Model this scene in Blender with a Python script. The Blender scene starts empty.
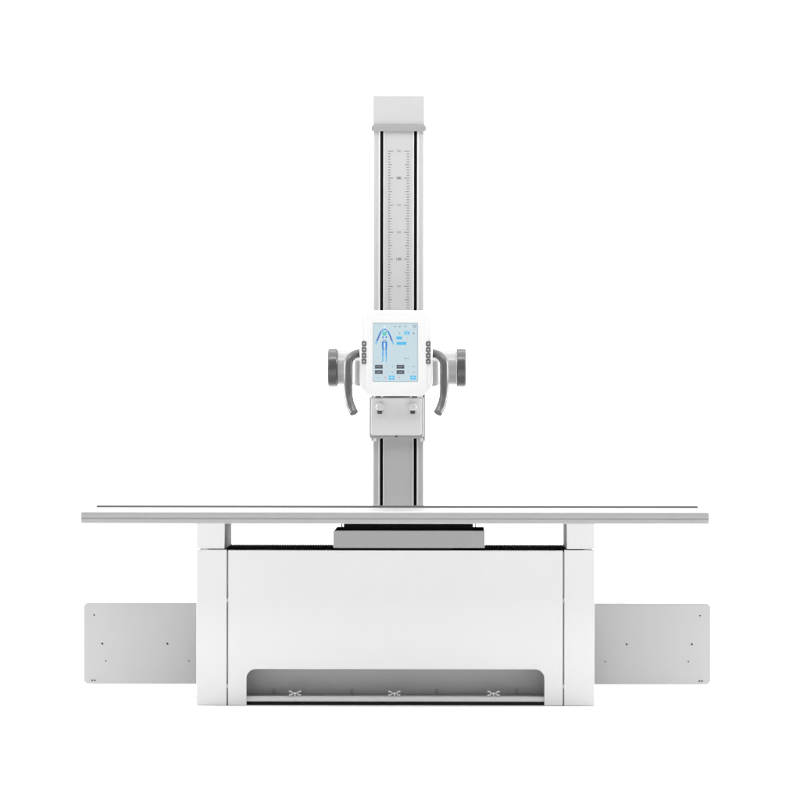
import bpy, bmesh, math
from mathutils import Vector, Matrix

# ------------------------------------------------------------------ camera, world, lamps
S = 285.0                      # photo pixels per metre on the plane of the table's front rail (Y = 0)
D = 16.0                       # camera distance to that plane
PX, PY = 455.0, 385.0          # where the camera axis meets the 800 px photo
CX = 395.2                     # photo column of the machine's middle line at Y = 0
FLOOR_PY, CAB_Y = 706.0, 0.15  # foot of the cabinet
HZ = (FLOOR_PY - PY) / S * (D + CAB_Y) / D      # camera height

def X(px, Y): return (px - PX) / S * (D + Y) / D + (PX - CX) / S
def Z(py, Y): return HZ + (PY - py) / S * (D + Y) / D
def L(n, Y): return n / S * (D + Y) / D

sc = bpy.context.scene
C = sc.collection
cam_data = bpy.data.cameras.new('camera')
cam = bpy.data.objects.new('camera', cam_data); C.objects.link(cam)
cam.location = ((PX - CX) / S, -D, HZ)
cam.rotation_euler = (math.radians(90), math.radians(-0.07), 0)
cam_data.sensor_width = 36.0
cam_data.lens = S * D / 800.0 * 36.0
cam_data.shift_x = (400 - PX) / 800.0
cam_data.shift_y = -(400 - PY) / 800.0
cam_data.clip_start, cam_data.clip_end = 0.1, 200
sc.camera = cam

world = bpy.data.worlds.new('World'); sc.world = world
world.use_nodes = True
world.node_tree.nodes['Background'].inputs[0].default_value = (1, 1, 1, 1)
world.node_tree.nodes['Background'].inputs[1].default_value = 0.34

sc.view_settings.view_transform = 'Standard'
sc.view_settings.look = 'None'
sc.view_settings.exposure = -0.5
sc.view_settings.gamma = 1.0

def softbox(name, loc, target, sx, sy, power):
    l = bpy.data.lights.new(name, 'AREA'); l.shape = 'RECTANGLE'; l.size, l.size_y = sx, sy; l.energy = power
    o = bpy.data.objects.new(name, l); C.objects.link(o); o.location = loc
    o.rotation_euler = (Vector(target) - Vector(loc)).to_track_quat('-Z', 'Y').to_euler()
    return o
softbox('overhead_softbox', (0, 0.3, 5.5), (0, 0.3, 0), 12, 6, 860)
softbox('side_fill', (-6.5, 1.3, 2.8), (-1.0, 0.5, 0), 3, 3.5, 960)  # unseen side lamps, added to lift the shade off the floor under the overhang
softbox('side_fill', (6.5, 1.3, 2.8), (1.0, 0.5, 0), 3, 3.5, 960)
softbox('backdrop_softbox', (0, 3.2, 6.0), (0, 8.0, 1.8), 14, 1.5, 900)

softbox('column_fill', (0, -0.9, 3.5), (0, 0.9, 2.0), 1.4, 0.6, 28)  # unseen lamp added to brighten the column's top more than its foot

# ------------------------------------------------------------------ materials
def srgb(r, g, b):
    f = lambda c: (c/255/12.92) if c/255 <= 0.04045 else ((c/255 + 0.055)/1.055) ** 2.4
    return (f(r), f(g), f(b), 1)

def mat(name, col, rough=0.4, metal=0.0, var=0.03, scale=9.0, bump=0.0, bscale=900.0, spec=0.5, stretch=(1, 1, 1)):
    m = bpy.data.materials.new(name); m.use_nodes = True
    nt = m.node_tree; N, K = nt.nodes, nt.links
    b = N['Principled BSDF']
    if len(col) == 3: col = (*col, 1)
    b.inputs['Base Color'].default_value = col
    b.inputs['Metallic'].default_value = metal
    b.inputs['Specular IOR Level'].default_value = spec
    tc = N.new('ShaderNodeTexCoord'); mp = N.new('ShaderNodeMapping'); mp.inputs['Scale'].default_value = stretch
    K.new(tc.outputs['Object'], mp.inputs[0])
    nz = N.new('ShaderNodeTexNoise'); nz.inputs['Scale'].default_value = scale; nz.inputs['Detail'].default_value = 4
    K.new(mp.outputs[0], nz.inputs['Vector'])
    mr = N.new('ShaderNodeMapRange'); mr.inputs['To Min'].default_value = rough*0.85; mr.inputs['To Max'].default_value = min(1, rough*1.15)
    K.new(nz.outputs['Fac'], mr.inputs['Value']); K.new(mr.outputs[0], b.inputs['Roughness'])
    if var:
        mx = N.new('ShaderNodeMix'); mx.data_type = 'RGBA'
        mx.inputs['A'].default_value = tuple(c*(1-var) for c in col[:3]) + (1,)
        mx.inputs['B'].default_value = tuple(min(1, c*(1+var)) for c in col[:3]) + (1,)
        K.new(nz.outputs['Fac'], mx.inputs['Factor']); K.new(mx.outputs['Result'], b.inputs['Base Color'])
    if bump:
        n2 = N.new('ShaderNodeTexNoise'); n2.inputs['Scale'].default_value = bscale; n2.inputs['Detail'].default_value = 2
        K.new(mp.outputs[0], n2.inputs['Vector'])
        bp = N.new('ShaderNodeBump'); bp.inputs['Strength'].default_value = bump; bp.inputs['Distance'].default_value = 0.002
        K.new(n2.outputs['Fac'], bp.inputs['Height']); K.new(bp.outputs[0], b.inputs['Normal'])
    return m

def glow(name, col, k=1.0):
    m = bpy.data.materials.new(name); m.use_nodes = True
    b = m.node_tree.nodes['Principled BSDF']
    b.inputs['Base Color'].default_value = (0.02, 0.02, 0.02, 1); b.inputs['Roughness'].default_value = 0.25
    b.inputs['Specular IOR Level'].default_value = 0.2
    b.inputs['Emission Color'].default_value = col; b.inputs['Emission Strength'].default_value = k
    return m

M = {
 'studio':  mat('studio_white', (0.92, 0.92, 0.92), 0.9, var=0, spec=0.1),
 'white':   mat('white_paint', (0.775, 0.775, 0.78), 0.38, var=0.01, bump=0.03),
 'gloss':   mat('white_laminate', (0.30, 0.30, 0.30), 0.5, var=0.01),
 'plastic': mat('white_plastic', (0.80, 0.80, 0.805), 0.3, var=0.01, bump=0.02),
 'column':  mat('column_paint', (0.52, 0.52, 0.52), 0.4, var=0.01, bump=0.03),
 'collar':  mat('collar_aluminium', (0.34, 0.34, 0.34), 0.5, metal=0.2, var=0.03, scale=30, stretch=(0.3, 8, 8)),
 'stud':    mat('stud_grey', (0.34, 0.34, 0.34), 0.5, var=0.03),
 'blocker': mat('bounce_blocker_grey', (0.22, 0.22, 0.22), 0.6, var=0.04, spec=0.2),  # dark grey for the added sheet that soaks up bounce light
 'ledge':   mat('dark_ledge', (0.24, 0.24, 0.24), 0.5, var=0.04, spec=0.2),
 'cap':     mat('cap_paint', (0.49, 0.49, 0.49), 0.4, var=0.01, bump=0.03),
 'edge':    mat('bright_edge', (0.72, 0.72, 0.72), 0.3, var=0.01),
 'plate':   mat('scale_plate_paint', (0.50, 0.50, 0.50), 0.45, var=0.01),
 'alu':     mat('anodised_aluminium', (0.48, 0.48, 0.485), 0.40, metal=0.4, var=0.03, scale=30, stretch=(0.3, 8, 8)),
 'alu_dark':mat('seam_grey', (0.6, 0.6, 0.6), 0.45, metal=0.3, var=0.03),
 'sheet':   mat('brushed_sheet_steel', (0.565, 0.565, 0.565), 0.42, metal=0.25, var=0.02, scale=40, stretch=(1, 1, 0.06)),
 'tray':    mat('grey_tray_paint', (0.36, 0.36, 0.365), 0.45, var=0.02, bump=0.03),
 'bracket': mat('dark_grey_bracket', (0.11, 0.11, 0.11), 0.6, var=0.04, spec=0.25),
 'side_shade':   mat('side_shade_grey', (0.24, 0.24, 0.24), 0.55, var=0.03, spec=0.25),  # grey picked to darken the side plates beside it
 'black':   mat('black_rubber', (0.006, 0.006, 0.006), 0.7, var=0.1, spec=0.1),
 'bellows': mat('black_bellows', (0.05, 0.05, 0.05), 0.8, var=0.98, scale=110, bump=0.6, bscale=220, spec=0.0),
 'deck':    mat('charcoal_deck', (0.025, 0.025, 0.025), 0.7, var=0.1, spec=0.0),
 'charcoal':mat('charcoal_plastic', (0.075, 0.075, 0.075), 0.2, var=0.05, bump=0.05),
 'handle':  mat('grey_grip', (0.10, 0.10, 0.10), 0.24, var=0.04, bump=0.04),
 'cover':   mat('collimator_cover_paint', (0.67, 0.67, 0.67), 0.4, var=0.01, bump=0.03),
 'pale':    mat('pale_rail_paint', (0.80, 0.80, 0.80), 0.4, var=0.01),
 'housing': mat('pale_grey_housing', (0.33, 0.33, 0.33), 0.22, var=0.01),
 'mid':     mat('mid_grey_metal', (0.38, 0.38, 0.38), 0.4, metal=0.2, var=0.02),
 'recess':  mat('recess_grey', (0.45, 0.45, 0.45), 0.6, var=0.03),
 'button':  mat('button_grey', (0.10, 0.10, 0.10), 0.4, var=0.03),
 'mark':    mat('pale_print', (0.5, 0.5, 0.5), 0.5, var=0),
 'print':   mat('grey_print', (0.16, 0.16, 0.16), 0.6, var=0),
 'print_soft': mat('soft_grey_print', (0.22, 0.22, 0.22), 0.6, var=0),
 'print_black': mat('black_print', (0.06, 0.06, 0.06), 0.6, var=0),
 'bolt':    mat('dark_bolt', (0.03, 0.03, 0.03), 0.4, metal=0.5, var=0.05),
 'bolt_pale': mat('grey_bolt', (0.16, 0.16, 0.16), 0.4, metal=0.5, var=0.05),
 'knob':    mat('silver_knob', (0.74, 0.74, 0.74), 0.3, metal=0.2, var=0.02),
}

# ------------------------------------------------------------------ mesh helpers
def join(bm, src):
    me = bpy.data.meshes.new('tmp'); src.to_mesh(me); src.free(); bm.from_mesh(me); bpy.data.meshes.remove(me)

def box(bm, x0, x1, y0, y1, z0, z1, bev=0.0, seg=3, mi=0):
    b = bmesh.new(); bmesh.ops.create_cube(b, size=1)
    for v in b.verts:
        v.co = ((x0+x1)/2 + v.co.x*(x1-x0), (y0+y1)/2 + v.co.y*(y1-y0), (z0+z1)/2 + v.co.z*(z1-z0))
    if bev: bmesh.ops.bevel(b, geom=b.edges[:], offset=bev, segments=seg, profile=0.5, affect='EDGES')
    for f in b.faces: f.material_index = mi
    join(bm, b)

def prism(bm, pts, y0, y1, bev=0.0, seg=3, mi=0, front_only=True):
    """outline of (x, z) points given counter-clockwise seen from -Y, run from y0 (front) to y1"""
    b = bmesh.new()
    vs = [b.verts.new((x, y0, z)) for x, z in pts]
    f = b.faces.new(vs)
    r = bmesh.ops.extrude_face_region(b, geom=[f])
    for v in r['geom']:
        if isinstance(v, bmesh.types.BMVert): v.co.y = y1
    bmesh.ops.recalc_face_normals(b, faces=b.faces[:])
    if bev:
        es = [e for e in b.edges if abs(e.verts[0].co.y-y0) < 1e-7 and abs(e.verts[1].co.y-y0) < 1e-7]
        if not front_only: es += [e for e in b.edges if abs(e.verts[0].co.y-y1) < 1e-7 and abs(e.verts[1].co.y-y1) < 1e-7]
        bmesh.ops.bevel(b, geom=es, offset=bev, segments=seg, profile=0.5, affect='EDGES')
    for f in b.faces: f.material_index = mi
    join(bm, b)

def rrect(x0, x1, z0, z1, r, n=8, corners=(1, 1, 1, 1)):
    """counter-clockwise seen from -Y; corners bl, br, tr, tl: radius factors"""
    out = []
    for (cx, cz, a0, sx, sz), k in zip(((x0, z0, 180, 1, 1), (x1, z0, 270, -1, 1), (x1, z1, 0, -1, -1), (x0, z1, 90, 1, -1)), corners):
        if not k: out.append((cx, cz)); continue
        q = r*k
        for i in range(n+1):
            a = math.radians(a0 + 90*i/n)
            out.append((cx + sx*q + q*math.cos(a), cz + sz*q + q*math.sin(a)))
    return out

def cyl(bm, c, axis, r, h, n=48, bev=0.0, mi=0, r2=None, seg=3):
    b = bmesh.new()
    bmesh.ops.create_cone(b, cap_ends=True, segments=n, radius1=r, radius2=r if r2 is None else r2, depth=h)
    if bev:
        es = [e for e in b.edges if abs(abs(e.verts[0].co.z)-h/2) < 1e-6 and abs(e.verts[0].co.z-e.verts[1].co.z) < 1e-6]
        bmesh.ops.bevel(b, geom=es, offset=bev, segments=seg, profile=0.5, affect='EDGES')
    q = Vector((0, 0, 1)).rotation_difference(Vector(axis)).to_matrix().to_4x4()
    bmesh.ops.transform(b, matrix=Matrix.Translation(c) @ q, verts=b.verts[:])
    for f in b.faces: f.material_index = mi
    join(bm, b)

def tube(bm, pts, r, n=20, mi=0):
    b = bmesh.new(); rings = []
    pts = [Vector(p) for p in pts]
    up = Vector((0, 1, 0))
    for i, p in enumerate(pts):
        t = (pts[min(i+1, len(pts)-1)] - pts[max(i-1, 0)]).normalized()
        u = (up - t*up.dot(t)).normalized(); w = t.cross(u)
        rings.append([b.verts.new(p + r*(math.cos(2*math.pi*k/n)*u + math.sin(2*math.pi*k/n)*w)) for k in range(n)])
    for a, c in zip(rings, rings[1:]):
        for k in range(n): b.faces.new((a[k], a[(k+1) % n], c[(k+1) % n], c[k]))
    b.faces.new(rings[0]); b.faces.new(rings[-1])
    bmesh.ops.recalc_face_normals(b, faces=b.faces[:])
    for f in b.faces: f.material_index = mi
    join(bm, b)

def flat(bm, x0, x1, z0, z1, y, mi=0):
    f = bm.faces.new([bm.verts.new(p) for p in ((x0, y, z0), (x1, y, z0), (x1, y, z1), (x0, y, z1))])
    f.material_index = mi

def poly(bm, pts, y, mi=0):
    f = bm.faces.new([bm.verts.new((x, y, z)) for x, z in pts]); f.material_index = mi
    f.normal_update()
    if f.normal.y > 0: f.normal_flip()

def stroke(bm, a, b, w, y, mi=0):
    a, b = Vector(a), Vector(b); d = (b-a).normalized(); n = Vector((-d.y, d.x))*w/2
    poly(bm, [tuple(a-n), tuple(b-n), tuple(b+n), tuple(a+n)], y, mi)

def spline(pts, n=8):
    P = [Vector(p) for p in pts]; out = []
    for i in range(len(P)-1):
        p0, p1, p2, p3 = P[max(i-1, 0)], P[i], P[i+1], P[min(i+2, len(P)-1)]
        for k in range(n):
            t = k/n
            out.append(0.5*((2*p1) + (p2-p0)*t + (2*p0-5*p1+4*p2-p3)*t*t + (3*p1-p0-3*p2+p3)*t**3))
    return out + [P[-1]]

def text_into(bm, s, x, z, y, size, mi=0, bold=0.0):
    """flat printed characters centred on (x, z), facing -Y"""
    cu = bpy.data.curves.new('text', 'FONT'); cu.body = s; cu.size = size; cu.align_x = 'CENTER'; cu.align_y = 'CENTER'; cu.offset = bold
    o = bpy.data.objects.new('text', cu); C.objects.link(o)
    me = bpy.data.meshes.new_from_object(o.evaluated_get(bpy.context.evaluated_depsgraph_get()))
    b = bmesh.new(); b.from_mesh(me)
    for v in b.verts: v.co = (x + v.co.x, y, z + v.co.y)
    for f in b.faces:
        f.normal_update()
        if f.normal.y > 0: f.normal_flip()
        f.material_index = mi
    join(bm, b)
    bpy.data.meshes.remove(me); bpy.data.objects.remove(o); bpy.data.curves.remove(cu)

def obj(name, bm, mats, parent=None, smooth=True, label=None):
    me = bpy.data.meshes.new(name); bm.to_mesh(me); bm.free()
    for m in (mats if isinstance(mats, (list, tuple)) else [mats]): me.materials.append(M[m] if isinstance(m, str) else m)
    o = bpy.data.objects.new(name, me); C.objects.link(o)
    if smooth:
        for p in me.polygons: p.use_smooth = True
        me.set_sharp_from_angle(angle=math.radians(40))
        w = o.modifiers.new('weighted_normal', 'WEIGHTED_NORMAL'); w.keep_sharp = True
    if parent: o.parent = parent
    if label: o['label'] = label
    return o

def thing(name, label, cat, loc=(0, 0, 0)):
    o = bpy.data.objects.new(name, None); C.objects.link(o); o.location = loc
    o['label'] = label; o['category'] = cat
    return o

# ------------------------------------------------------------------ setting: a white studio sweep
bm = bmesh.new()
prof = [(-14, 0), (3.5, 0)] + [(3.5 + 4*math.sin(math.radians(a)), 4 - 4*math.cos(math.radians(a))) for a in range(6, 91, 6)] + [(7.5, 9)]
rows = [[bm.verts.new((x, y, z)) for y, z in prof] for x in (-14, 14)]
for i in range(len(prof)-1): bm.faces.new((rows[0][i], rows[1][i], rows[1][i+1], rows[0][i+1]))
o = obj('studio_floor_and_backdrop', bm, 'studio'); o['kind'] = 'structure'
o.modifiers.clear()

# ------------------------------------------------------------------ X-ray table
T = thing('x_ray_table', 'white examination table with grey edge rails on a wide white cabinet with steel side plates', 'x-ray table')
hx = 314.2/S                                   # half length of the tabletop
TD = 0.62                                      # depth of the tabletop
zt, zb = Z(512, 0), Z(524, 0)
# tabletop
bm = bmesh.new(); box(bm, -hx+0.004, hx-0.004, 0.045, TD-0.045, zb+0.008, zt-0.0005, 0.001)
top_o = obj('tabletop', bm, 'gloss', T)
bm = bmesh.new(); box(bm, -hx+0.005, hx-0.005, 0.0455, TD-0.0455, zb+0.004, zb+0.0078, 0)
obj('bounce_blocker', bm, 'blocker', top_o)  # unseen dark sheet, added to cut bounce light onto posts and panel
# rails: profile with a groove, run along X
def rail(y0, y1, z0, z1, zg, g, flip, lip=0.0):
    b = bmesh.new(); s = 0.003
    q = [(y0, z0+s), (y0, zg-g), (y0+0.003, zg-g*0.6), (y0+0.003, zg+g*0.6), (y0, zg+g), (y0, z1-0.0045), (y0+0.0013, z1-0.0013), (y0+0.0045, z1),
         (y1, z1), (y1, z0), (y0+s, z0)]
    if flip: q = [(y0+y1-a, c) for a, c in q]
    ends = []
    for x, ins in ((-hx, 1), (-hx+0.004, 0), (hx-0.004, 0), (hx, 1)):
        cy, cz = (y0+y1)/2, (z0+z1)/2
        ends.append([b.verts.new((x, a + (cy-a)*0.06*ins, c + (cz-c)*0.12*ins)) for a, c in q])
    for a, c in zip(ends, ends[1:]):
        for k in range(len(q)): b.faces.new((a[k], a[(k+1) % len(q)], c[(k+1) % len(q)], c[k]))
    b.faces.new(ends[0]); b.faces.new(ends[-1])
    bmesh.ops.recalc_face_normals(b, faces=b.faces[:])
    return b
b = rail(0, 0.045, zb, zt, Z(518.6, 0), 0.003, False)
obj('edge_rail', b, 'alu', T)
b = rail(TD-0.045, TD, zb, zt-0.001, Z(518.6, 0), 0.003, True)
o = obj('edge_rail', b, 'alu', T)
bm = bmesh.new(); box(bm, -hx+0.009, hx-0.009, TD-0.045, TD-0.028, zt-0.0005, zt+0.0068, 0.0006)
obj('rear_ledge', bm, 'ledge', T)
# support posts between cabinet and tabletop
zc = Z(550, CAB_Y)
xo, xi = L(199.0, CAB_Y), L(171.3, CAB_Y)
for s in (-1, 1):
    bm = bmesh.new(); a, c = sorted((s*xo, s*xi))
    box(bm, a, c, CAB_Y+0.003, CAB_Y+0.03, zc+0.0035, zb-0.003, 0.0015)
    post = obj('support_post', bm, 'white', T)
    bm = bmesh.new(); a, c = sorted((s*(xi-0.0005), s*(xi+0.06)))
    box(bm, a, c, CAB_Y+0.0305, 0.69, zc-0.0025, zb-0.001, 0.0015)
    obj('bracket', bm, 'bracket', post)
# pillars of the cabinet
xg = L(168.9, CAB_Y)                            # inner edge of a pillar
xp = L(167.4, CAB_Y)                            # outer edge of the front panel
for s in (-1, 1):
    bm = bmesh.new(); a, c = sorted((s*xo, s*xg))
    box(bm, a, c, CAB_Y, CAB_Y+0.05, 0.001, zc, 0.0012)
    pillar = obj('side_pillar', bm, 'white', T)
    bm = bmesh.new(); a, c = sorted((s*(xo-0.004), s*(xi+0.0045)))
    box(bm, a, c, CAB_Y+0.0505, 0.70, 0.002, zc-0.003, 0)
    obj('side_shade_body', bm, 'side_shade', pillar)  # unseen cabinet side, made dark to shade the side plates
    # clips that bridge the seam beside the front panel
    for py in (600.5, 686.5):
        bm = bmesh.new(); a, c = sorted((s*(xg+0.002), s*(xp-0.002)))
        box(bm, a, c, CAB_Y+0.006, CAB_Y+0.02, Z(py+2, CAB_Y), Z(py-2, CAB_Y), 0.0008)
        obj('seam_clip', bm, 'white', T)
    bm = bmesh.new(); a, c = sorted((s*(xg+0.0005), s*(xp-0.0005)))
    box(bm, a, c, CAB_Y+0.021, CAB_Y+0.03, 0.004, zc-0.006, 0)
    obj('seam_strip', bm, 'alu_dark', T)
# front panel with the rounded foot recess
bm = bmesh.new()
rx, rz, rr = L(149, CAB_Y), Z(669.3, CAB_Y), L(9.5, CAB_Y)
pts = [(-xp, 0.001), (-rx, 0.001)]
arc = lambda cx, cz, a0, a1, n=12: [(cx + rr*math.cos(math.radians(a0+(a1-a0)*i/n)), cz + rr*math.sin(math.radians(a0+(a1-a0)*i/n))) for i in range(n+1)]
pts += arc(-rx+rr, rz-rr, 180, 90) + arc(rx-rr, rz-rr, 90, 0)
pts += [(rx, 0.001), (xp, 0.001), (xp, zc-0.0015), (-xp, zc-0.0015)]
prism(bm, pts, CAB_Y+0.001, CAB_Y+0.022, 0.0022)
obj('front_panel', bm, 'white', T)
# inside of the recess
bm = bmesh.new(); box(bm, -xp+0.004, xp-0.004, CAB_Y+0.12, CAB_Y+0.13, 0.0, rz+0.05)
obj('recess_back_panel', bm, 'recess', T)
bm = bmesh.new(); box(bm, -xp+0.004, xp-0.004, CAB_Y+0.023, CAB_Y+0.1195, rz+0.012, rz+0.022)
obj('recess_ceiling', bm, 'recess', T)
bm = bmesh.new()
yb = CAB_Y+0.028
z0, z1 = Z(701.6, yb), Z(696.6, yb)
box(bm, -rx-0.02, rx+0.02, yb, yb+0.09, z0, z1-0.003, 0.001)
box(bm, -rx-0.02, rx+0.02, yb+0.003, yb+0.09, z1-0.0029, z1, 0.001)
obj('foot_rail', bm, 'pale', T)
bm = bmesh.new(); box(bm, -rx-0.02, rx+0.02, yb+0.004, yb+0.09, 0.001, z0-0.0005)
obj('kick_strip', bm, 'deck', T)
for px in (295.3, 394.7, 494.0):
    bm = bmesh.new(); x = X(px, yb); zz = Z(693.4, yb); y = yb+0.001; w = 0.0044
    def bar(x0, zA, x1, zB):
        dx, dz = x1-x0, zB-zA; n = math.hypot(dx, dz); nx, nz = -dz/n*w/2, dx/n*w/2
        prism(bm, [(x0-nx, zA-nz), (x1-nx, zB-nz), (x1+nx, zB+nz), (x0+nx, zA+nz)], y, y+0.006)
    bar(x-0.009, zz, x+0.009, zz)
    for sx in (-1, 1):
        for sz in (-1, 1):
            bar(x+sx*0.008, zz, x+sx*0.0135, zz+sz*0.006); bar(x+sx*0.0125, zz+sz*0.006, x+sx*0.0215, zz+sz*0.0062)
    box(bm, x-0.0015, x+0.0015, y+0.0005, y+0.0055, z1, zz-0.001)
    obj('hook_clip', bm, 'pale', T, smooth=False)
for px in (273.5, 352.0, 437.0, 517.0):
    bm = bmesh.new(); box(bm, X(px, .2)-0.004, X(px, .2)+0.004, CAB_Y+0.115, CAB_Y+0.1198, Z(696, .2), Z(690, .2), 0.001)
    obj('recess_stud', bm, 'stud', T)
# black folding cover on top of the cabinet
bm = bmesh.new(); n = 260
x0, x1 = -xi+0.0008, xi-0.0008
ztop = zc+0.0015
prof = []
for i in range(n+1):
    prof.append((x0 + (x1-x0)*i/n, ztop - (0.003 if i % 2 else 0.0)))
va = [bm.verts.new((x, CAB_Y+0.026, z)) for x, z in prof]; vb = [bm.verts.new((x, 0.68, z)) for x, z in prof]
vc = [bm.verts.new((x, CAB_Y+0.026, ztop-0.03)) for x, z in prof]
for i in range(n):
    bm.faces.new((va[i], va[i+1], vb[i+1], vb[i])); bm.faces.new((vc[i], vc[i+1], va[i+1], va[i]))
bmesh.ops.recalc_face_normals(bm, faces=bm.faces[:])
obj('bellows_cover', bm, 'bellows', T, smooth=False)
bm = bmesh.new(); box(bm, -xp, xp, 0.681, 0.695, 0.004, zc-0.003, 0.001)
obj('rear_panel', bm, 'white', T)
# detector tray: grey bar, low deck, raised detector
ty = CAB_Y+0.004
tx0, tx1 = X(333.4, ty), X(485.0, ty)
bm = bmesh.new(); box(bm, tx0, tx1, ty, ty+0.02, Z(548, ty), Z(530.7, ty), 0.0015)
tray = obj('detector_tray', bm, 'tray', T)
bm = bmesh.new(); box(bm, tx0+0.001, tx1-0.001, ty+0.021, 0.66, Z(548, ty)+0.004, Z(530.7, ty)-0.002, 0.001)
obj('tray_deck', bm, 'deck', tray)
bm = bmesh.new(); box(bm, X(343.2, .1), X(473.3, .1), ty+0.05, 0.64, Z(530.7, ty)-0.002, zb-0.004, 0.002)
box(bm, X(340.5, .1), X(341.5, .1), ty+0.08, 0.3, Z(530.7, ty)-0.002, Z(523.5, .1), 0.001)
box(bm, X(475.5, .1), X(476.5, .1), ty+0.08, 0.3, Z(530.7, ty)-0.002, Z(523.5, .1), 0.001)
obj('detector', bm, 'deck', tray)
bm = bmesh.new(); box(bm, -0.20, 0.20, ty+0.002, ty+0.04, zc-0.0015, Z(548, ty)-0.0005)
obj('tray_runner', bm, 'black', T)
# steel side plates
py_ = 0.62
pz0, pz1 = Z(684.4, py_), Z(603.0, py_)
for s in (-1, 1):
    bm = bmesh.new(); xe = L(313.4, py_)
    a, c = sorted((s*xe, s*(xo-0.05)))
    prism(bm, rrect(a, c, pz0, pz1, L(4.8, py_), 8, (1, 0, 0, 1) if s < 0 else (0, 1, 1, 0)), py_, py_+0.006, 0.001, 2, front_only=False)
    # folded inner flange that bolts to the pillar
    a2, c2 = sorted((s*(xo+0.0005), s*(xo+0.006)))
    box(bm, a2, c2, py_+0.0065, py_+0.05, pz0+0.004, pz1-0.004, 0.001)
    pl = obj('side_plate', bm, 'sheet', T)
    holes = [(-303.0, 615.4, .8, 0), (-294.8, 644.0, 1.0, 0), (-229.6, 644.0, 1.0, 0), (-291.3, 661.3, .8, 1), (-208.0, 661.3, .8, 1), (-305.0, 680.8, .85, 0), (-302.3, 680.8, .85, 0)]
    for hxp, hy, r, pale in holes:
        bm = bmesh.new()
        cyl(bm, (-s*L(hxp, py_), py_-0.0008, Z(hy, py_)), (0, 1, 0), L(r, py_), 0.0024, 16, 0.0004, seg=1)
        obj('bolt', bm, 'bolt_pale' if pale else 'bolt', pl)

# ------------------------------------------------------------------ tube stand
U = thing('x_ray_tube_stand', 'tall pale grey column carrying an X-ray tube head with lit screen and two grey handles', 'x-ray stand', (0, 1.0, 0))
def sub(name, bm, m, parent, **k):
    """like obj(), for meshes modelled in world coordinates under a parent"""
    o = obj(name, bm, m, None, **k)
    root = parent
    o.parent = parent
    o.matrix_parent_inverse = Matrix.Identity(4)
    off = Vector((0, 0, 0)); p = parent
    while p: off += p.location; p = p.parent
    for v in o.data.vertices: v.co -= off
    return o
CY = 0.90
zcap, zcol = Z(95.6, CY), Z(126, CY)
hw = L(25.9, CY)
bm = bmesh.new(); box(bm, -0.24, 0.24, 0.82, 1.30, 0.001, 0.02, 0.004)
sub('base_plate', bm, 'alu', U)
# column body: extruded profile, with open guide slots
b = bmesh.new()
s1o, s1i = L(18.4, CY), L(15.3, CY)             # slot edges from the middle
dep = 0.028
q = [(-hw, .004), (-hw+.004, 0), (-s1o, 0), (-s1o, dep), (-s1i, dep), (-s1i, 0), (s1i, 0), (s1i, dep), (s1o, dep), (s1o, 0), (hw-.004, 0), (hw, .004), (hw, .2), (-hw, .2)]
lo = [b.verts.new((x, CY+y, 0.02)) for x, y in q]; hi = [b.verts.new((x, CY+y, zcol+0.002)) for x, y in q]
for k in range(len(q)): b.faces.new((lo[k], lo[(k+1) % len(q)], hi[(k+1) % len(q)], hi[k]))
b.faces.new(lo); b.faces.new(hi); bmesh.ops.recalc_face_normals(b, faces=b.faces[:])
column = sub('column', b, 'column', U)
for s in (-1, 1):
    bm = bmesh.new(); a, c = sorted((s*(s1o-.0003), s*(s1i+.0003)))
    box(bm, a, c, CY+0.006, CY+0.02, 0.025, zcol-0.003)
    sub('guide_strip', bm, 'black', column)
    bm = bmesh.new()
    for e0, e1 in ((s1o+.0004, s1o+L(1.4, CY)), (s1i-L(1.2, CY), s1i-.0004)):
        a, c = sorted((s*e0, s*e1)); box(bm, a, c, CY-0.0025, CY+0.002, 0.025, zcol-0.003, 0.001, 2)
    sub('slot_edge', bm, 'edge', column)
# height scale printed on the front of the column
bm = bmesh.new(); yp = CY-0.0012
spw = L(13.9, CY)
box(bm, -spw, spw, yp, CY+0.001, 0.025, zcol-0.003, 0.0006, 1, 0)
yk = yp-0.0004
ty0, step = 151.2, 2.703
cpx = 397.3
kx = lambda n: L(n, CY)
for i in range(0, 59):
    py = ty0 + i*step
    if py > 309: break
    ln = 5.0 if i % 10 == 0 else (4.0 if i % 5 == 0 else 2.5)
    hh = kx(0.42)
    for s in (-1, 1):
        a, c = sorted((s*kx(10.6), s*kx(10.6-ln))); flat(bm, a, c, Z(py, CY)-hh, Z(py, CY)+hh, yk, 1)
for k, (t, bold) in enumerate((('190', 0), ('180', 1), ('170', 0), ('160', 0), ('150', 1), ('140', 0))):
    text_into(bm, t, 0, Z(ty0 + k*10*step, CY), yk, kx(3.7 if bold else 3.0), 2 if bold else 1, 0.0001 if bold else 0.0)
sub('height_scale', bm, ['plate', 'print_soft', 'print_black'], column)
# cap and collar
bm = bmesh.new(); box(bm, -hw, hw, CY, CY+.2, zcol+0.0022, zcap, 0.003)
sub('top_cap', bm, 'cap', U)
bm = bmesh.new()
cw = L(27.4, CY); cz0, cz1 = Z(131.3, CY), Z(125.3, CY)
prism(bm, rrect(-cw, cw, cz0, cz1, L(1.6, CY), 6), CY-0.012, CY+.212, 0.0012, 2, front_only=False)
sub('collar', bm, 'collar', U)

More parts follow.
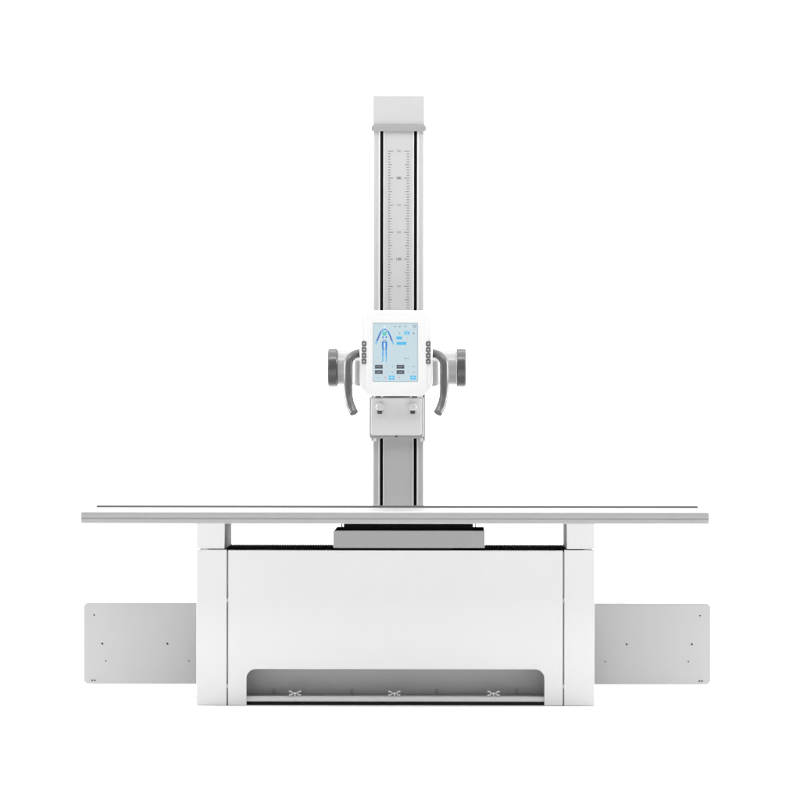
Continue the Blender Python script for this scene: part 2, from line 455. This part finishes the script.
# carriage that rides on the column and the arm to the tube head
bm = bmesh.new(); gx = L(26.6, CY)
zk0, zk1 = Z(441.5, .86), Z(352, .86)
for s in (-1, 1):
    a, c = sorted((s*(hw+.0006), s*(gx+.004))); box(bm, a, c, CY-0.03, CY+.16, zk0, zk1, 0.003)
box(bm, -gx+.006, gx-.006, CY-0.030, CY-0.004, zk0+0.012, zk1, 0.003)
for s in (-1, 1):
    a, c = sorted((s*L(22.0, .86), s*(gx-.0055))); box(bm, a, c, CY-0.03, CY-0.004, zk0, zk0+0.0118, 0.002)
sub('carriage', bm, 'edge', U)
bm = bmesh.new(); box(bm, -0.045, 0.045, 0.58, CY-0.0305, Z(390, .7), Z(350, .7), 0.006)
sub('support_arm', bm, 'mid', U)

# tube housing, axis along X
HY, hzc = 0.50, Z(367.8, 0.5)
R = L(17.3, HY)
bm = bmesh.new(); cyl(bm, (0, HY, hzc), (1, 0, 0), R, L(118.5, HY), 64, 0.002)
cyl(bm, (-L(48, HY), HY, hzc), (1, 0, 0), R+.0012, L(1.2, HY), 64, 0.0005)
cyl(bm, (L(48, HY), HY, hzc), (1, 0, 0), R+.0012, L(1.2, HY), 64, 0.0005)
housing = sub('tube_housing', bm, 'housing', U)
for s in (-1, 1):
    bm = bmesh.new()
    w = L(9.6, HY); xc = s*L(64.2, HY)
    cyl(bm, (xc, HY, hzc), (1, 0, 0), L(19.2, HY), w, 64, 0.005)
    # raised band round the front with a seam, and a flat name-free badge ledge on top
    cyl(bm, (xc-s*w*0.05, HY, hzc), (1, 0, 0), L(19.2, HY)+0.0008, w*0.72, 64, 0.0006)
    sub('end_cap', bm, 'charcoal', housing)
bm = bmesh.new()
box(bm, -L(44, .42), L(44, .42), 0.36, 0.57, Z(386.3, .42), Z(357.5, .42), 0.02, 5)
sub('tube_mount', bm, 'mid', U)

# control panel with screen and buttons
MY = 0.25
cz = lambda py: Z(py, MY)
mx = lambda px: X(px, MY)
W2 = L(36.5, MY)
top, bot = cz(310.6), cz(396.2)
def panel_outline(grow=0.0):
    w = W2+grow; r = L(9, MY); o = []
    n = 10
    # counter-clockwise from bottom left
    o += [(-L(24.0, MY), bot-grow), (L(24.0, MY), bot-grow)]
    def bez(p0, p1, p2):
        return [((1-t)**2*p0[0]+2*t*(1-t)*p1[0]+t*t*p2[0], (1-t)**2*p0[1]+2*t*(1-t)*p1[1]+t*t*p2[1]) for t in [k/8 for k in range(9)]]
    o += bez((L(28, MY), cz(394.5)-grow), (w-.001, cz(389)), (w, cz(381)))
    o += [(w-r+r*math.cos(a), top+grow-r+r*math.sin(a)) for a in [math.radians(9*k) for k in range(11)]]
    o += [(-w+r-r*math.sin(a), top+grow-r+r*math.cos(a)) for a in [math.radians(9*k) for k in range(11)]]
    o += bez((-w, cz(381)), (-w+.001, cz(389)), (-L(28, MY), cz(394.5)-grow))
    return o
bm = bmesh.new(); prism(bm, panel_outline(), MY+0.003, MY+0.05, 0.008, 4)
# slightly raised inner face
ix = L(31.0, MY)
prism(bm, rrect(-ix, ix, cz(394.4), cz(312.0), L(5, MY), 8), MY, MY+0.01, 0.002, 3)
panel = sub('control_panel', bm, 'plastic', U)
# screen
sx0, sx1, sz0, sz1 = mx(373.2), mx(417.6), cz(381.6), cz(323.2)
UI = {n: glow('screen_'+n, srgb(*c), 1.4) for n, c in dict(pale=(199, 219, 227), pale2=(188, 212, 219), blue=(104, 186, 232), sky=(72, 190, 240), mid=(70, 140, 215),
      deep=(58, 100, 185), teal=(110, 205, 190), grey=(86, 88, 98), soft=(150, 168, 178), light=(225, 238, 244), pink=(214, 170, 190), text=(120, 132, 140), dark=(60, 66, 76)).items()}
names = list(UI)
bm = bmesh.new(); ys = MY-0.0012
# bezel edge and lit ground
flat(bm, sx0-.0012, sx1+.0012, sz0-.0012, sz1+.0012, MY-0.0004, names.index('soft'))
flat(bm, sx0, sx1, sz0, sz1, MY-0.0008, names.index('pale'))
def u(n): return names.index(n)
def R_(a, b_, c, d, n, lay=0): flat(bm, mx(a), mx(b_), cz(d), cz(c), ys-0.0003*lay, u(n))
R_(373.2, 417.6, 323.2, 324.2, 'pale2'); R_(416.6, 417.6, 324.2, 381.6, 'pale2')
# body figure
def S_(x0, y0, x1, y1, w, n, lay=0): stroke(bm, (mx(x0), cz(y0)), (mx(x1), cz(y1)), L(w, MY), ys-0.0003*lay, u(n))
poly(bm, [(mx(384.5+1.1*math.cos(a)), cz(327.3+1.5*math.sin(a))) for a in [math.radians(20*k) for k in range(18)]], ys, u('light'))
S_(384.5, 328.4, 384.5, 330.2, 1.6, 'blue')
S_(381.2, 331.5, 384.5, 329.2, 1.1, 'mid', 1); S_(387.9, 331.5, 384.5, 329.2, 1.1, 'mid', 1)
poly(bm, [(mx(x), cz(y)) for x, y in ((380.9, 331.3), (383.6, 329.8), (385.4, 329.8), (388.1, 331.3), (387.4, 336.2), (386.7, 341.5), (382.3, 341.5), (381.6, 336.2))], ys, u('light'))
poly(bm, [(mx(x), cz(y)) for x, y in ((382.2, 331.6), (386.8, 331.6), (387.2, 333.5), (386.2, 336), (382.8, 336), (381.8, 333.5))], ys-.0003, u('teal'))
S_(383.0, 336.2, 382.8, 338.6, 1.5, 'mid', 1); S_(386.0, 336.2, 386.2, 338.6, 1.5, 'mid', 1)
S_(382.6, 340.2, 386.4, 340.2, 1.4, 'soft', 2)
for s in (-1, 1):
    c = 384.5
    S_(c+s*3.4, 331.4, c+s*5.4, 335.8, 1.7, 'mid'); S_(c+s*5.4, 335.8, c+s*7.6, 341, 1.4, 'deep', 1); S_(c+s*7.6, 341, c+s*8.8, 344.2, 1.3, 'blue')
    poly(bm, [(mx(c+s*x), cz(y)) for x, y in ((0.1, 341.4), (2.7, 341.4), (2.7, 346), (2.1, 350.8), (0.9, 350.8), (0.45, 347))], ys, u('mid'))
    poly(bm, [(mx(c+s*x), cz(y)) for x, y in ((0.1, 342.6), (0.8, 343.4), (0.8, 347.5), (0.45, 349.5))], ys-.0003, u('light'))
    S_(c+s*1.5, 350.6, c+s*1.7, 356.0, 1.6, 'blue'); S_(c+s*1.9, 352, c+s*1.85, 355.5, .4, 'mid', 1); S_(c+s*1.7, 355.8, c+s*1.8, 361.3, 1.2, 'blue'); S_(c+s*1.7, 361.2, c+s*2.3, 362.0, .8, 'blue')
S_(384.5, 331.6, 384.5, 341, .25, 'blue', 2)
# status icons and value fields
R_(394.0, 396.2, 326.1, 326.8, 'text'); S_(398.7, 327.2, 400.6, 325.8, .8, 'text'); R_(403.8, 406.2, 326.2, 326.8, 'text'); R_(409.0, 411.0, 325.6, 327.0, 'light')
for x, y in ((413.4, 325.7), (415.6, 325.7), (414.5, 327.4)): R_(x-.6, x+.6, y-.55, y+.55, 'text')
R_(398.9, 400.0, 332.8, 333.8, 'text'); R_(413.0, 414.2, 332.6, 333.9, 'dark')
R_(404.2, 409.4, 331.6, 334.6, 'sky'); R_(405.6, 408.0, 332.7, 333.5, 'light', 1)
R_(396.4, 402.0, 336.5, 339.5, 'sky'); R_(397.4, 400.8, 337.7, 338.3, 'blue', 1); R_(406.4, 407.6, 337.8, 338.3, 'soft'); R_(413.2, 414.6, 337.8, 338.3, 'soft')
R_(396.4, 406.4, 342.0, 344.9, 'sky'); R_(397.6, 405.0, 343.1, 343.7, 'blue', 1)
R_(404.0, 405.6, 358.0, 358.7, 'text'); R_(406.0, 407.2, 358.2, 358.7, 'text'); R_(407.6, 408.8, 357.8, 358.8, 'soft')
for x in (374.9, 396.5):
    for y in (364.9, 370.3):
        R_(x, x+7.8, y, y+3.8, 'grey'); R_(x+1.6, x+6.0, y+1.6, y+2.1, 'soft', 1)
        R_(x+11.0, x+12.6, y+1.6, y+2.0, 'soft'); R_(x+17.0, x+18.2, y+1.4, y+2.4, 'soft')
R_(388.9, 394.3, 375.6, 379.6, 'sky'); R_(390.2, 393.0, 376.9, 378.2, 'light', 1); R_(410.3, 415.8, 375.6, 379.6, 'sky'); R_(411.6, 412.7, 376.8, 378.2, 'light', 1); R_(413.4, 414.4, 376.8, 378.2, 'light', 1)
R_(398.0, 400.2, 377.0, 378.1, 'pink'); R_(384.2, 386.2, 377.0, 378.2, 'pink'); R_(376.6, 379.2, 377.6, 378.1, 'soft')
sub('screen', bm, [UI[n] for n in names], panel, smooth=False)
for s in (-1, 1):
    for py in (343.8, 349.75, 355.7, 361.65):
        bm = bmesh.new(); c = s*L(32.1, MY); h = L(2.35, MY)
        yf = MY-0.0015
        prism(bm, rrect(c-h, c+h, cz(py)-h, cz(py)+h, L(.7, MY), 5), yf, MY+0.0045, 0.0007, 2)
        t = L(.3, MY)
        flat(bm, c-h*.55, c+h*.55, cz(py)-t, cz(py)+t, yf-.0003, 1); flat(bm, c-t, c+t, cz(py)-h*.55, cz(py)+h*.55, yf-.0005, 1)
        sub('button', bm, ['button', 'mark'], panel)
# handles
GY = 0.29
for s in (-1, 1):
    P = [(31, 353.3, .30), (36.5, 353.3, .295), (41.0, 354.3, .285), (45.2, 357.4, .27), (47.6, 362.0, .26), (48.1, 368, .255), (48.1, 378, .25), (48.1, 388, .25), (47.7, 396, .245), (46.4, 402.5, .235), (44.2, 408.5, .225), (42.0, 413.0, .215)]
    pts = spline([(s*L(a, y), y, Z(b_, y)) for a, b_, y in P], 6)
    bm = bmesh.new(); tube(bm, pts, L(4.4, GY), 24)
    sub('handle', bm, 'handle', U)
# collimator
OY = 0.30
ox = L(27.0, OY)
bm = bmesh.new()
zc0, zc1 = Z(438.6, OY), Z(397.2, OY)
prism(bm, rrect(-ox, ox, zc0, zc1, L(2.2, OY), 6, (1, 1, 0.4, 0.4)), OY+0.006, OY+0.21, 0.003, 3)
coll = sub('collimator', bm, 'mid', U)
bm = bmesh.new(); fx = L(25.2, OY)
prism(bm, rrect(-fx, fx, Z(435.4, OY), Z(398.2, OY), L(2.0, OY), 6, (1, 1, .3, .3)), OY, OY+0.0065, 0.002, 3)
sub('front_cover', bm, 'cover', coll)
bm = bmesh.new(); cyl(bm, (0, OY+0.004, Z(436.6, OY)), (0, 1, 0), L(.8, OY), 0.006, 16)
sub('centre_mark', bm, 'bolt', coll)
for s in (-1, 1):
    c = s*L(16.5, OY); z = Z(407.0, OY)
    bm = bmesh.new(); cyl(bm, (c, OY-0.010, z), (0, 1, 0), L(3.7, OY), 0.016, 40, 0.002)
    cyl(bm, (c, OY-0.0001, z), (0, 1, 0), L(4.3, OY), 0.004, 40, 0.0005)
    sub('knob', bm, 'knob', coll)
    bm = bmesh.new(); box(bm, c-L(2.3, OY), c+L(2.3, OY), OY-0.010, OY-0.0002, Z(414.0, OY), Z(410.4, OY), 0.001)
    sub('knob_stop', bm, 'charcoal', coll)
    bm = bmesh.new(); a, d = sorted((s*L(15.2, OY), s*L(21.0, OY)))
    box(bm, a, d, OY-0.004, OY+0.004, zc1-0.001, zc1+0.0045, 0.001)
    sub('catch', bm, 'charcoal', coll)
# tilt neck that joins panel, tube mount and collimator
bm = bmesh.new(); box(bm, -0.06, 0.06, MY+0.0505, 0.3595, Z(391, .3), Z(335, .3), 0.008)
sub('panel_bracket', bm, 'mid', U)
bm = bmesh.new(); box(bm, -0.05, 0.05, OY+0.06, OY+0.2, zc1+0.0003, Z(386.6, .42), 0.003)
sub('collimator_neck', bm, 'mid', U)
